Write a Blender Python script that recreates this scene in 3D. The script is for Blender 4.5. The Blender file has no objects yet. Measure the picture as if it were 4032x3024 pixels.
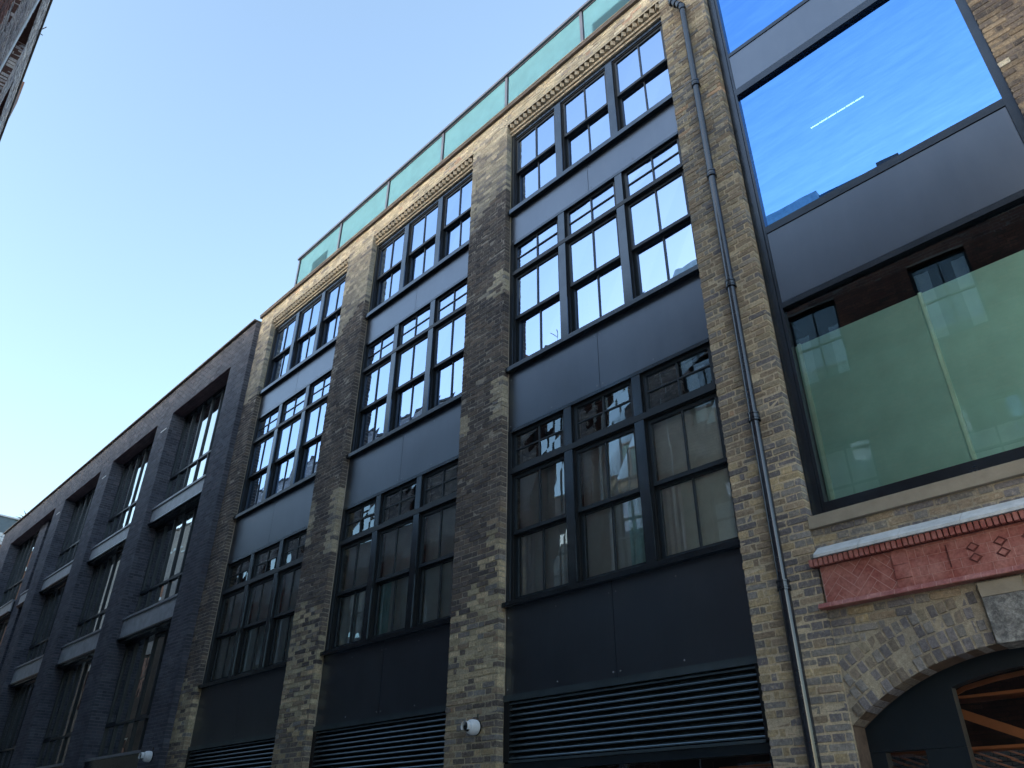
import bpy, math, random
import numpy as np
from mathutils import Vector, Matrix
rnd = random.Random(7)
S = bpy.context.scene

# ------------------------------------------------------------------ camera
R = [[0.6967636191325369, 0.36400677131168685, 0.6180772844010451],
     [0.7172463175223146, -0.36417943781968, -0.5940800089802895],
     [0.008841891992553974, 0.8572469932922384, -0.5148294993853876]]
CAM = Vector((0, -6.7, 1.6))
cd = bpy.data.cameras.new('camera'); cam = bpy.data.objects.new('camera', cd)
S.collection.objects.link(cam)
cam.matrix_world = Matrix.Translation(CAM) @ Matrix(R).to_4x4()
cd.sensor_width = 36; cd.lens = 36 * 0.74603; cd.clip_end = 2000; cd.clip_start = 0.05
S.camera = cam
S.render.resolution_x = 1024; S.render.resolution_y = 768

# ------------------------------------------------------------------ sky + sun
SUN_EL, SUN_ROT = math.radians(6.0), math.radians(186)
W = bpy.data.worlds.new("World"); S.world = W; W.use_nodes = True
nt = W.node_tree; bg = nt.nodes['Background']
sky = nt.nodes.new('ShaderNodeTexSky'); sky.sky_type = 'NISHITA'; sky.sun_disc = False
sky.sun_elevation = SUN_EL; sky.sun_rotation = SUN_ROT
sky.air_density = 1.0; sky.dust_density = 2.5; sky.ozone_density = 2.0; sky.altitude = 0
gm = nt.nodes.new('ShaderNodeGamma'); gm.inputs[1].default_value = 1.0
hs = nt.nodes.new('ShaderNodeHueSaturation'); hs.inputs['Saturation'].default_value = .88
nt.links.new(sky.outputs[0], gm.inputs[0]); nt.links.new(gm.outputs[0], hs.inputs['Color']); nt.links.new(hs.outputs[0], bg.inputs[0]); bg.inputs[1].default_value = 0.15
sd = Vector((math.sin(SUN_ROT) * math.cos(SUN_EL), math.cos(SUN_ROT) * math.cos(SUN_EL), math.sin(SUN_EL)))
sl = bpy.data.lights.new('sun', 'SUN'); sl.energy = 2.0; sl.angle = math.radians(0.5); sl.color = (1, .9, .78)
so = bpy.data.objects.new('sun', sl); S.collection.objects.link(so)
so.rotation_euler = sd.to_track_quat('Z', 'Y').to_euler(); so.location = (0, 0, 60)
S.view_settings.view_transform = 'Standard'; S.view_settings.look = 'None'
S.view_settings.gamma = 1; S.view_settings.use_curve_mapping = False
S.view_settings.exposure = 2.82
S.render.engine = 'CYCLES'
S.cycles.max_bounces = 8; S.cycles.transparent_max_bounces = 12

# ------------------------------------------------------------------ materials
MATS = {}
def newmat(name):
    m = bpy.data.materials.new(name); m.use_nodes = True; MATS[name] = m
    return m, m.node_tree, m.node_tree.nodes['Principled BSDF']
def N(t, typ, **kw):
    n = t.nodes.new(typ)
    for k, v in kw.items(): setattr(n, k, v)
    return n
def noise(t, scale, detail=4, rough=.6, vec=None):
    n = N(t, 'ShaderNodeTexNoise'); n.inputs['Scale'].default_value = scale
    n.inputs['Detail'].default_value = detail; n.inputs['Roughness'].default_value = rough
    if vec is None:
        g = N(t, 'ShaderNodeNewGeometry'); vec = g.outputs['Position']
    t.links.new(vec, n.inputs['Vector']); return n
def ramp(t, src, a, b, ca, cb):
    r = N(t, 'ShaderNodeValToRGB'); t.links.new(src, r.inputs[0])
    e = r.color_ramp.elements; e[0].position = a; e[1].position = b; e[0].color = (*ca, 1); e[1].color = (*cb, 1)
    return r
def mul(t, a, b, fac=1.0, mode='MULTIPLY'):
    m = N(t, 'ShaderNodeMix', data_type='RGBA', blend_type=mode); m.inputs[0].default_value = fac
    t.links.new(a, m.inputs[6]); t.links.new(b, m.inputs[7]); return m.outputs[2]
def bump(t, p, h, strength, dist=.01):
    b = N(t, 'ShaderNodeBump'); b.inputs['Strength'].default_value = strength; b.inputs['Distance'].default_value = dist
    t.links.new(h, b.inputs['Height']); t.links.new(b.outputs[0], p.inputs['Normal']); return b

def brick_mat(name, per_object, lo=.62, hi=1.3, rough=.92, spec=.25, bs=.7, smear=(.46, .4, .31)):
    m, t, p = newmat(name)
    if per_object:
        q = N(t, 'ShaderNodeObjectInfo')
    else:
        q = N(t, 'ShaderNodeAttribute', attribute_name='tint')
    c = q.outputs['Color']; al = q.outputs['Alpha']
    ns = noise(t, 23, 8, .78); sub = N(t, 'ShaderNodeMath', operation='MULTIPLY_ADD'); t.links.new(al, sub.inputs[0]); sub.inputs[1].default_value = .28; sub.inputs[2].default_value = -.62
    ad = N(t, 'ShaderNodeMath', operation='ADD'); t.links.new(ns.outputs[0], ad.inputs[0]); t.links.new(sub.outputs[0], ad.inputs[1])
    sc_ = N(t, 'ShaderNodeMath', operation='MULTIPLY', use_clamp=True); t.links.new(ad.outputs[0], sc_.inputs[0]); sc_.inputs[1].default_value = 9
    mxs = N(t, 'ShaderNodeMix', data_type='RGBA'); t.links.new(sc_.outputs[0], mxs.inputs[0]); t.links.new(c, mxs.inputs[6]); mxs.inputs[7].default_value = (*smear, 1); c = mxs.outputs[2]
    n1 = noise(t, 34, 6, .7); n2 = noise(t, 150, 3, .6); n3 = noise(t, 1.6, 5, .65)
    r1 = ramp(t, n1.outputs[0], .32, .68, (lo,) * 3, (hi,) * 3)
    r2 = ramp(t, n2.outputs[0], .35, .7, (.8,) * 3, (1.22,) * 3)
    r3 = ramp(t, n3.outputs[0], .33, .67, (.74, .74, .76), (1.2, 1.17, 1.1))
    x = mul(t, c, r1.outputs[0]); x = mul(t, x, r2.outputs[0]); x = mul(t, x, r3.outputs[0])
    t.links.new(x, p.inputs['Base Color']); p.inputs['Roughness'].default_value = rough
    p.inputs['Specular IOR Level'].default_value = spec
    add = N(t, 'ShaderNodeMath', operation='ADD'); t.links.new(n1.outputs[0], add.inputs[0]); t.links.new(n2.outputs[0], add.inputs[1])
    bump(t, p, add.outputs[0], bs, .008)
    return m
brick_mat('brick_one', True); brick_mat('brick_many', False)
brick_mat('dark_brick_one', True, .8, 1.2, .75, .4, .4, (.13, .12, .14)); brick_mat('dark_brick_many', False, .8, 1.2, .75, .4, .4, (.13, .12, .14))
brick_mat('mortar', False, .75, 1.2, .95, .15, .9)

def paint(name, col, rough=.35, spec=.5, dirt=.15, metal=0, coat=0, bs=.04, scale=3):
    m, t, p = newmat(name)
    n = noise(t, scale, 5, .65); n2 = noise(t, 60, 3)
    r = ramp(t, n.outputs[0], .3, .75, tuple(c * (1 - dirt) for c in col), tuple(min(1, c * (1 + dirt) + dirt * .02) for c in col))
    t.links.new(r.outputs[0], p.inputs['Base Color'])
    rr = N(t, 'ShaderNodeMapRange'); rr.inputs['To Min'].default_value = rough * .85; rr.inputs['To Max'].default_value = min(1, rough * 1.2)
    t.links.new(n.outputs[0], rr.inputs[0]); t.links.new(rr.outputs[0], p.inputs['Roughness'])
    p.inputs['Specular IOR Level'].default_value = spec; p.inputs['Metallic'].default_value = metal
    p.inputs['Coat Weight'].default_value = coat
    bump(t, p, n2.outputs[0], bs, .004)
    return m
paint('frame_paint', (.055, .068, .085), .25, .5, .15, .8, 0, .01)
paint('panel_metal', (.15, .178, .215), .31, .6, .07, .92, 0, .0, .6)
paint('window_paint', (.09, .108, .128), .2, .5, .15, .9, 0, .01)
paint('sash_black', (.018, .026, .034), .4, .5, .1, 0, 0, .01)
paint('jamb_black', (.008, .01, .012), .5, .4)
paint('louvre_metal', (.14, .19, .22), .3, .8, .15, .8)
paint('pipe_paint', (.02, .025, .034), .12, .9, .3)
paint('coping_stone', (.28, .25, .2), .85, .3, .3, scale=6, bs=.5)
paint('coping_dark', (.12, .1, .09), .8, .3, .3, scale=6, bs=.5)
paint('beige_stone', (.3, .26, .2), .85, .3, .2, scale=5, bs=.4)
paint('handrail_metal', (.03, .034, .05), .3, .7)
paint('grey_spandrel', (.32, .34, .37), .45, .6, .3, scale=5)
paint('dark_sill', (.22, .24, .27), .4, .7, .2)
paint('camera_white', (.78, .8, .82), .4, .5, .12, scale=30)
paint('camera_black', (.006, .007, .009), .12, .6)
paint('blind_fabric', (.78, .86, .85), .9, .2, .1, scale=4)
paint('curtain_white', (.72, .76, .78), .9, .2, .12, scale=6)
paint('curtain_teal', (.45, .76, .74), .9, .2, .15, scale=6)
paint('screen_post', (.58, .74, .66), .7, .3)
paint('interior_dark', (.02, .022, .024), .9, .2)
paint('orange_paint', (.34, .13, .045), .55, .4, .15)
paint('pale_strip', (.7, .72, .74), .6, .3)
paint('bounce_road', (.27, .27, .26), .9, .3, .25, scale=8, bs=.6)  # out-of-view road made pale to bounce light onto the lower facade
paint('paving', (.38, .37, .35), .85, .3, .2, scale=4, bs=.4)
paint('far_wall', (.1, .14, .17), .8, .2, .1)  # grey-blue with distance haze put into the colour
paint('far_pale', (.5, .55, .6), .8, .2, .1)
paint('far_brick', (.22, .12, .09), .9, .2, .2)
paint('white_window', (.75, .75, .72), .6, .4, .1)
paint('leaf', (.09, .11, .06), .8, .3, .4, scale=10)
paint('arch_soffit', (.13, .09, .065), .95, .2, .4, scale=9, bs=.8)

pt = MATS['panel_metal'].node_tree; pb = pt.nodes['Principled BSDF']; src = pb.inputs['Base Color'].links[0].from_socket
mpn = N(pt, 'ShaderNodeMapping'); gp = N(pt, 'ShaderNodeNewGeometry'); pt.links.new(gp.outputs['Position'], mpn.inputs[0]); mpn.inputs['Scale'].default_value = (2.4, 2.4, .5)
stn = noise(pt, 1, 6, .7, mpn.outputs[0]); stc = ramp(pt, stn.outputs[0], .38, .72, (.95, .95, .96), (1.05, 1.04, 1.03)); pt.links.new(mul(pt, src, stc.outputs[0]), pb.inputs['Base Color'])
mr_ = N(pt, 'ShaderNodeMapRange'); mr_.inputs['To Min'].default_value = .26; mr_.inputs['To Max'].default_value = .36; pt.links.new(stn.outputs[0], mr_.inputs[0]); pt.links.new(mr_.outputs[0], pb.inputs['Roughness'])
# terracotta, stone
m, t, p = newmat('terracotta')
n = noise(t, 5, 6, .7); n2 = noise(t, 40, 4, .6)
r = ramp(t, n.outputs[0], .38, .68, (.27, .075, .06), (.44, .2, .17))
x = mul(t, r.outputs[0], ramp(t, n2.outputs[0], .3, .7, (.8, .8, .8), (1.15, 1.12, 1.1)).outputs[0])
t.links.new(x, p.inputs['Base Color']); p.inputs['Roughness'].default_value = .5; bump(t, p, n2.outputs[0], .25, .003)
m, t, p = newmat('terracotta_joint'); p.inputs['Base Color'].default_value = (.5, .3, .27, 1); p.inputs['Roughness'].default_value = .9
m, t, p = newmat('terracotta_dark'); p.inputs['Base Color'].default_value = (.1, .02, .016, 1); p.inputs['Roughness'].default_value = .6
m, t, p = newmat('lead_stone')
n = noise(t, 9, 7, .75); n2 = noise(t, 70, 4, .6)
r = ramp(t, n.outputs[0], .3, .7, (.4, .42, .42), (.68, .7, .7))
t.links.new(r.outputs[0], p.inputs['Base Color']); p.inputs['Roughness'].default_value = .8; bump(t, p, n2.outputs[0], .6, .006)
m, t, p = newmat('keystone_rough')
n = noise(t, 26, 8, .75); n2 = noise(t, 9, 5, .7)
r = ramp(t, n.outputs[0], .42, .62, (.16, .155, .15), (.42, .41, .38))
x = mul(t, r.outputs[0], ramp(t, n2.outputs[0], .35, .65, (.55, .55, .56), (1.1, 1.1, 1.08)).outputs[0])
t.links.new(x, p.inputs['Base Color']); p.inputs['Roughness'].default_value = .95; bump(t, p, n.outputs[0], 1.0, .02)

def glass(name, base, refl=(1, 1, 1), tint=(.75, .85, .85), wob=.0025, wscale=2.2, rough=0.0, f=1.5):
    m = bpy.data.materials.new(name); m.use_nodes = True; MATS[name] = m
    t = m.node_tree; t.nodes.clear()
    out = N(t, 'ShaderNodeOutputMaterial'); mx = N(t, 'ShaderNodeMixShader')
    g = N(t, 'ShaderNodeBsdfGlossy'); g.inputs['Roughness'].default_value = rough; g.inputs['Color'].default_value = (*refl, 1)
    tr = N(t, 'ShaderNodeBsdfTransparent'); tr.inputs['Color'].default_value = (*tint, 1)
    fr = N(t, 'ShaderNodeFresnel'); fr.inputs['IOR'].default_value = f
    mr = N(t, 'ShaderNodeMapRange'); mr.inputs['To Min'].default_value = base; mr.inputs['To Max'].default_value = 1.0
    t.links.new(fr.outputs[0], mr.inputs[0]); t.links.new(mr.outputs[0], mx.inputs[0])
    t.links.new(tr.outputs[0], mx.inputs[1]); t.links.new(g.outputs[0], mx.inputs[2]); t.links.new(mx.outputs[0], out.inputs[0])
    n = noise(t, wscale, 2, .4); b = N(t, 'ShaderNodeBump'); b.inputs['Strength'].default_value = 1; b.inputs['Distance'].default_value = wob
    t.links.new(n.outputs[0], b.inputs['Height']); t.links.new(b.outputs[0], g.inputs['Normal'])
    return m
glass('glass_upper', .74, (.54, .7, .97), wob=.0012)
glass('glass_lower', .12, (.9, .97, 1.0), (.97, 1, 1), wob=.0003)
glass('glass_blue', .80, (.2, .46, .98), (.5, .7, .8), .0015, 1.2)
gt = MATS['glass_blue'].node_tree; gg = [n for n in gt.nodes if 'Glossy' in n.bl_idname or 'Anisotropic' in n.bl_idname][0]
mp = N(gt, 'ShaderNodeMapping'); geo = N(gt, 'ShaderNodeNewGeometry'); gt.links.new(geo.outputs['Position'], mp.inputs[0]); mp.inputs['Scale'].default_value = (.6, 1, 4); mp.inputs['Rotation'].default_value = (0, .5, 0)
nz = noise(gt, 3.2, 7, .68, mp.outputs[0]); gr = ramp(gt, nz.outputs[0], .36, .66, (.14, .37, .84), (.175, .43, .9)); gt.links.new(gr.outputs[0], gg.inputs['Color'])
glass('glass_big_low', .08, (.8, .95, 1), (.86, .97, .94), .0012, 1.0)
glass('glass_dark_building', .62, (.95, 1, 1), (.5, .6, .6), .0012)
glass('glass_shop', .06, (.8, .9, 1), (.9, .9, .9), .001)

def sheer(name, col, tl=.5, gl=.12, trans=.0):
    m = bpy.data.materials.new(name); m.use_nodes = True; MATS[name] = m
    t = m.node_tree; t.nodes.clear(); out = N(t, 'ShaderNodeOutputMaterial')
    d = N(t, 'ShaderNodeBsdfDiffuse'); l = N(t, 'ShaderNodeBsdfTranslucent'); g = N(t, 'ShaderNodeBsdfGlossy'); g.inputs['Roughness'].default_value = .15
    n = noise(t, 3, 4, .6); r = ramp(t, n.outputs[0], .3, .7, tuple(c * .9 for c in col), tuple(min(1, c * 1.08) for c in col))
    t.links.new(r.outputs[0], d.inputs[0]); t.links.new(r.outputs[0], l.inputs[0])
    a = N(t, 'ShaderNodeMixShader'); a.inputs[0].default_value = tl; t.links.new(d.outputs[0], a.inputs[1]); t.links.new(l.outputs[0], a.inputs[2])
    b = N(t, 'ShaderNodeMixShader'); b.inputs[0].default_value = gl; t.links.new(a.outputs[0], b.inputs[1]); t.links.new(g.outputs[0], b.inputs[2])
    tr = N(t, 'ShaderNodeBsdfTransparent'); tr.inputs[0].default_value = (*[min(1, c * 1.1) for c in col], 1)
    c2 = N(t, 'ShaderNodeMixShader'); c2.inputs[0].default_value = trans; t.links.new(b.outputs[0], c2.inputs[1]); t.links.new(tr.outputs[0], c2.inputs[2])
    t.links.new(c2.outputs[0], out.inputs[0])
sheer('frosted_teal', (.075, .18, .235), .45, .05)
sheer('screen_green', (.4, .61, .6), .05, .04, .0)
m = bpy.data.materials.new('lamp_glow'); m.use_nodes = True; MATS['lamp_glow'] = m
m.node_tree.nodes['Principled BSDF'].inputs['Emission Color'].default_value = (.75, .95, 1, 1)
m.node_tree.nodes['Principled BSDF'].inputs['Emission Strength'].default_value = 1.3
M = MATS

# ------------------------------------------------------------------ mesh helpers
class MB:
    def __init__(s): s.v = []; s.f = []; s.c = []; s.smooth = False
    def quad(s, a, b, c, d, col=None):
        n = len(s.v); s.v += [tuple(a), tuple(b), tuple(c), tuple(d)]; s.f.append((n, n + 1, n + 2, n + 3)); s.c.append(col)
    def poly(s, pts, col=None):
        n = len(s.v); s.v += [tuple(p) for p in pts]; s.f.append(tuple(range(n, n + len(pts)))); s.c.append(col)
    def box(s, x0, x1, y0, y1, z0, z1, col=None):
        n = len(s.v)
        s.v += [(x0, y0, z0), (x1, y0, z0), (x1, y1, z0), (x0, y1, z0), (x0, y0, z1), (x1, y0, z1), (x1, y1, z1), (x0, y1, z1)]
        for q in ((0, 3, 2, 1), (4, 5, 6, 7), (0, 1, 5, 4), (1, 2, 6, 5), (2, 3, 7, 6), (3, 0, 4, 7)):
            s.f.append(tuple(n + i for i in q)); s.c.append(col)
        return s
    def hexa(s, f4, b4, col=None, back=False):   # front quad f4, back quad b4 (both counter-clockwise seen from the front)
        n = len(s.v); s.v += [tuple(p) for p in f4] + [tuple(p) for p in b4]
        fs = [(0, 1, 2, 3), (1, 0, 4, 5), (2, 1, 5, 6), (3, 2, 6, 7), (0, 3, 7, 4)] + ([(7, 6, 5, 4)] if back else [])
        for q in fs: s.f.append(tuple(n + i for i in q)); s.c.append(col)
    def cyl(s, p0, p1, r0, r1=None, seg=16, caps=True):
        r1 = r0 if r1 is None else r1
        p0 = Vector(p0); p1 = Vector(p1); d = (p1 - p0).normalized(); a = d.orthogonal().normalized(); b = d.cross(a); n = len(s.v)
        for i in range(seg):
            an = 2 * math.pi * i / seg; o = a * math.cos(an) + b * math.sin(an)
            s.v += [tuple(p0 + o * r0), tuple(p1 + o * r1)]
        for i in range(seg):
            j = (i + 1) % seg; s.f.append((n + 2 * i, n + 2 * j, n + 2 * j + 1, n + 2 * i + 1)); s.c.append(None)
        if caps:
            s.f.append(tuple(n + 2 * i for i in range(seg))[::-1]); s.f.append(tuple(n + 2 * i + 1 for i in range(seg))); s.c += [None, None]
        return s
    def sphere(s, c, r, sc=(1, 1, 1), u=16, w=10, zmin=-1):
        n0 = len(s.v); c = Vector(c)
        for j in range(w + 1):
            ph = math.pi * j / w
            for i in range(u):
                th = 2 * math.pi * i / u
                s.v.append((c.x + r * sc[0] * math.sin(ph) * math.cos(th), c.y + r * sc[1] * math.sin(ph) * math.sin(th), c.z + r * sc[2] * math.cos(ph)))
        for j in range(w):
            for i in range(u):
                k = (i + 1) % u; s.f.append((n0 + j * u + i, n0 + (j + 1) * u + i, n0 + (j + 1) * u + k, n0 + j * u + k)); s.c.append(None)
        return s
    def mesh(s, name, mat):
        me = bpy.data.meshes.new(name); me.from_pydata(s.v, [], s.f); me.materials.append(M[mat])
        if any(c is not None for c in s.c):
            at = me.attributes.new('tint', 'FLOAT_COLOR', 'FACE')
            arr = np.ones((len(s.f), 4), dtype=np.float32)
            arr[:] = [(tuple(c) + (0.0,))[:4] if c is not None else (1, 1, 1, 0) for c in s.c]
            at.data.foreach_set('color', arr.ravel())
        if s.smooth: me.polygons.foreach_set('use_smooth', [True] * len(me.polygons))
        me.update(); return me
    def build(s, name, mat, parent=None, **kw):
        o = bpy.data.objects.new(name, s.mesh(name, mat)); S.collection.objects.link(o)
        if parent is not None: o.parent = parent
        for k, v in kw.items(): o[k] = v
        return o
def thing(name, label, cat, group=None, loc=(0, 0, 0)):
    o = bpy.data.objects.new(name, None); S.collection.objects.link(o); o.location = loc; o.empty_display_size = .2
    o['label'] = label; o['category'] = cat
    if group: o['group'] = group
    return o
def B(name, mat, parent, x0, x1, y0, y1, z0, z1, **kw):
    return MB().box(x0, x1, y0, y1, z0, z1).build(name, mat, parent, **kw)

# projection used only to decide which bricks show largest
Rm = np.array(R)
def pix(p):
    c = Rm.T @ (np.array(p) - np.array(CAM))
    if c[2] > -.1: return None
    return 0.74603 * c[0] / -c[2] + .5, .375 - 0.74603 * c[1] / -c[2], -c[2]

# ------------------------------------------------------------------ brick laying
def h01(*a):
    return (math.sin(sum(v * k for v, k in zip(a, (12.9898, 78.233, 37.719)))) * 43758.5453) % 1.0
def vn(x, z, s):      # smooth value noise
    x *= s; z *= s; xi, zi = math.floor(x), math.floor(z); fx, fz = x - xi, z - zi
    fx = fx * fx * (3 - 2 * fx); fz = fz * fz * (3 - 2 * fz)
    return (h01(xi, zi) * (1 - fx) + h01(xi + 1, zi) * fx) * (1 - fz) + (h01(xi, zi + 1) * (1 - fx) + h01(xi + 1, zi + 1) * fx) * fz
CH = .075
def courses(z0, z1):
    k = math.ceil((z0 - .02) / CH)
    while k * CH + .03 < z1:
        yield k, max(k * CH + .008, z0), min(k * CH + .068, z1 - .002); k += 1
def lay(u0, u1, z0, z1, tint, recs, frame=None, bond='flemish', jit=.003, clip=None, depth=.11, rng=rnd):
    """frame(u,z,d) -> world point, d = distance behind the face"""
    for k, za, zb in courses(z0, z1):
        a, b = u0, u1
        if clip:
            lim = clip((za + zb) / 2)
            if lim is None: continue
            a, b = max(a, lim[0]), min(b, lim[1])
            if b - a < .04: continue
        if bond == 'flemish': seq = [.215, .1025] if k % 2 else [.1025, .05, .215]
        else: seq = [.215] if k % 2 else [.1025, .215]
        u = a; i = 0
        while u < b - .02:
            if bond == 'flemish':
                L = seq[i] if i < len(seq) else (.1025 if (i - len(seq)) % 2 == 0 and k % 2 == 0 else (.215 if (i - len(seq)) % 2 == 0 else .1025))
                if i >= len(seq) and k % 2 == 0: L = .1025 if (i - len(seq)) % 2 == 0 else .215
            else: L = seq[i] if i < len(seq) else .215
            L += rng.uniform(-.004, .004) if bond == 'flemish' else 0
            e = min(u + L, b)
            if b - e < .045: e = b
            sft = 0
            j = lambda s=1: rng.uniform(-jit, jit) * s
            recs.append(dict(u=(u + j(.6), e + j(.6)), z=(za + j(.7), zb + j(.7)), d=j(1.3), tilt=(j(1), j(1), j(1), j(1)), depth=depth, tint=tint((u + e) / 2, (za + zb) / 2, e - u), frame=frame))
            u = e + .013; i += 1
def rec_quads(r):
    (u0, u1), (z0, z1), d, tl, F = r['u'], r['z'], r['d'], r['tilt'], r['frame']
    f = [F(u0 + tl[0], z0 + tl[1], d + tl[0]), F(u1 - tl[1], z0 - tl[2], d + tl[1]), F(u1 + tl[2], z1 + tl[3], d + tl[2]), F(u0 - tl[3], z1 + tl[0], d + tl[3])]
    b = [F(u0, z0, r['depth']), F(u1, z0, r['depth']), F(u1, z1, r['depth']), F(u0, z1, r['depth'])]
    return f, b
VAR = {}
def variant(mat, k):
    key = (mat, k)
    if key not in VAR:
        rg = random.Random(k * 31 + 5); mb = MB(); e = .05
        J = lambda s: rg.uniform(-s, s)
        cx_, cz_ = .035, .2
        base = [(-.5 + cx_, -.5), (.5 - cx_, -.5), (.5, -.5 + cz_), (.5, .5 - cz_), (.5 - cx_, .5), (-.5 + cx_, .5), (-.5, .5 - cz_), (-.5, -.5 + cz_)]
        fr = [(x * .975 + J(.012), z * .86 + J(.05)) for x, z in base]
        out = [(x + J(.006), z + J(.02)) for x, z in base]
        v = [(x, J(.02), z) for x, z in fr] + [(x, .09, z) for x, z in out] + [(x, 1, z) for x, z in out]
        mb.v = v
        mb.f = [tuple(range(8))] + [(i + 8, (i + 1) % 8 + 8, (i + 1) % 8, i) for i in range(8)] + [(i + 16, (i + 1) % 8 + 16, (i + 1) % 8 + 8, i + 8) for i in range(8)]
        mb.c = [None] * len(mb.f); VAR[key] = mb.mesh('brick', mat)
    return VAR[key]
def emit_bricks(recs, parent, mat_one, mat_many, limit=300, name='brick', many='brickwork'):
    sc = []
    for i, r in enumerate(recs):
        p = r['frame'](sum(r['u']) / 2, sum(r['z']) / 2, 0); q = pix(p)
        if q and -.0 < q[0] < 1.0 and 0 < q[1] < .75: sc.append((q[2] / max(.06, r['u'][1] - r['u'][0]), i))
    sc.sort(); big = set(i for _, i in sc[:limit])
    mb = MB()
    for i, r in enumerate(recs):
        if i in big:
            (u0, u1), (z0, z1), F = r['u'], r['z'], r['frame']
            c = Vector(F((u0 + u1) / 2, (z0 + z1) / 2, r['d'])); ux = (Vector(F(u1, z0, 0)) - Vector(F(u0, z0, 0))); zx = Vector(F(u0, z1, 0)) - Vector(F(u0, z0, 0))
            dx = Vector(F(u0, z0, r['depth'])) - Vector(F(u0, z0, 0))
            o = bpy.data.objects.new(name, variant(mat_one, i % 9)); S.collection.objects.link(o); o.parent = parent
            mtx = Matrix((ux, dx, zx)).transposed().to_4x4(); mtx.translation = c; o.matrix_basis = mtx
            o.color = (tuple(r['tint']) + (0.0,))[:4]
        else:
            f, b = rec_quads(r); mb.hexa(f, b, r['tint'])
    if mb.f: mb.build(many, mat_many, parent, kind='stuff')
def mortar(mb, u0, u1, z0, z1, F, col, d=.0045, step=.3):
    nu = max(1, round((u1 - u0) / step)); nz = max(1, round((z1 - z0) / step))
    for i in range(nu):
        for j in range(nz):
            a, b = u0 + (u1 - u0) * i / nu, u0 + (u1 - u0) * (i + 1) / nu; c, e = z0 + (z1 - z0) * j / nz, z0 + (z1 - z0) * (j + 1) / nz
            mb.quad(F(a, c, d), F(b, c, d), F(b, e, d), F(a, e, d), col((a + b) / 2, (c + e) / 2))

def pick(opts, r):
    t = sum(w for w, _ in opts); r *= t
    for w, c in opts:
        r -= w
        if r <= 0: return c
    return opts[-1][1]
BUFF, BROWN, GREY, PURP, SOOT, PALE, RED, YEL, SOOT2 = (.27, .215, .135), (.19, .15, .108), (.14, .132, .125), (.11, .103, .108), (.07, .062, .06), (.4, .37, .3), (.27, .14, .1), (.275, .236, .16), (.1, .085, .076)
GAIN = 1.8
def vary(c, r, a=.16):
    k = GAIN * (1 + (r - .5) * 2 * a); return tuple(v * k for v in c)
def sootiness(x, z):
    """0 clean .. 1 sooty, follows the stains of each pier"""
    w = (vn(x, z, 1.7) - .5) * .9 + (h01(round(x, 1), round(z, 3), 2) - .5) * .7
    if x > -4.2: return 0
    if x > -9.5:
        zt, zb = 11.35 + (x + 7.6) * .55, 4.75 + (x + 7.6) * 1.1
    elif x > -14: zt, zb = 11.15 + (x + 12) * .6, 4.6
    else: zt, zb = 11.0, 4.2
    if z > zt + w * .25 or z < zb + w: return 0
    return 1
def patch(x, z):
    e = None
    if x > -7.45 and x > -8 and 7.0 < z < 7.62: return True
    if -8.2 < x < -7.93 and 6.9 < z < 7.3: return True
    if x > -11.78 and x < -11.4 and 5.95 < z < 7.15: return True
    if -12.5 < x < -12.2 and 6.2 < z < 7.1: return True
    if x > -7.5 and 9.25 < z < 9.75 and h01(x, z) > .3: return True
    return False
def tint_wh(x, z, L):
    return tint_wh_(x, z, L) + ((.34 if z < 9 else .3) if x > -4.2 and x < -.3 else (.35 if z > 13 else (.1 if sootiness(x, z) and not patch(x, z) else .3)),)
def tint_wh_(x, z, L):
    r = h01(round(x, 2), round(z, 3)); r2 = h01(round(z, 3), round(x, 2), 3)
    if z > 13.0: return vary(pick([(4, (.34, .305, .23)), (3, (.4, .365, .29)), (2, (.28, .245, .19)), (1.2, (.2, .185, .17)), (.3, (.3, .21, .16))], r), r2, .15)
    if x > -.3: return vary(pick([(3, SOOT2), (2, BROWN), (1, SOOT), (.5, PALE)], r), r2, .25)
    if x > -4.2:
        if z > 10.6: o = [(3, (.25, .21, .15)), (3, BROWN), (2, GREY), (1.3, BUFF)]
        elif z > 5: o = [(3.5, BROWN), (2.5, (.165, .148, .125)), (1.5, GREY), (.8, PURP), (1.6, (.24, .2, .14)), (.12, (.3, .2, .13))]
        elif x < -3.25: o = [(3, BUFF), (2.6, BROWN), (2, GREY), (1.3, PURP), (.15, (.3, .2, .12))]
        else: o = [(3, PURP), (3, GREY), (1.2, BROWN), (.8, BUFF)]
        return vary(pick(o, r), r2, .22)
    if patch(x, z): return vary(pick([(3, (.31, .27, .2)), (2, (.26, .225, .17)), (1, GREY)], r), r2)
    if sootiness(x, z):
        return vary(pick([(4, SOOT), (4, SOOT2), (1.5, (.12, .096, .08)), (.12, (.17, .14, .115))], r), r2, .15)
    if z > 8: return vary(pick([(3, (.27, .24, .19)), (3, (.21, .19, .16)), (1.5, (.34, .3, .23)), (1.5, (.15, .14, .135))], r), r2)
    if z < 3.25: return vary(pick([(3, SOOT2), (2, BROWN), (1, GREY), (.7, BUFF)], r), r2, .2)
    return vary(pick([(3, YEL), (2.6, (.33, .27, .18)), (1.6, BROWN), (1.6, SOOT2), (1, GREY)], r), r2, .2)
def mort_wh(x, z):
    return tuple(v * 1.3 for v in mort_wh_(x, z))
def mort_wh_(x, z):
    if z > 13: return (.42, .38, .3)
    if x > -.3: return (.2, .17, .14)
    if x > -4.2: return (.46, .39, .285) if z < 9 else (.42, .36, .27)
    if patch(x, z): return (.42, .38, .31)
    return (.33, .295, .25) if sootiness(x, z) else (.37, .325, .24)

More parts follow.
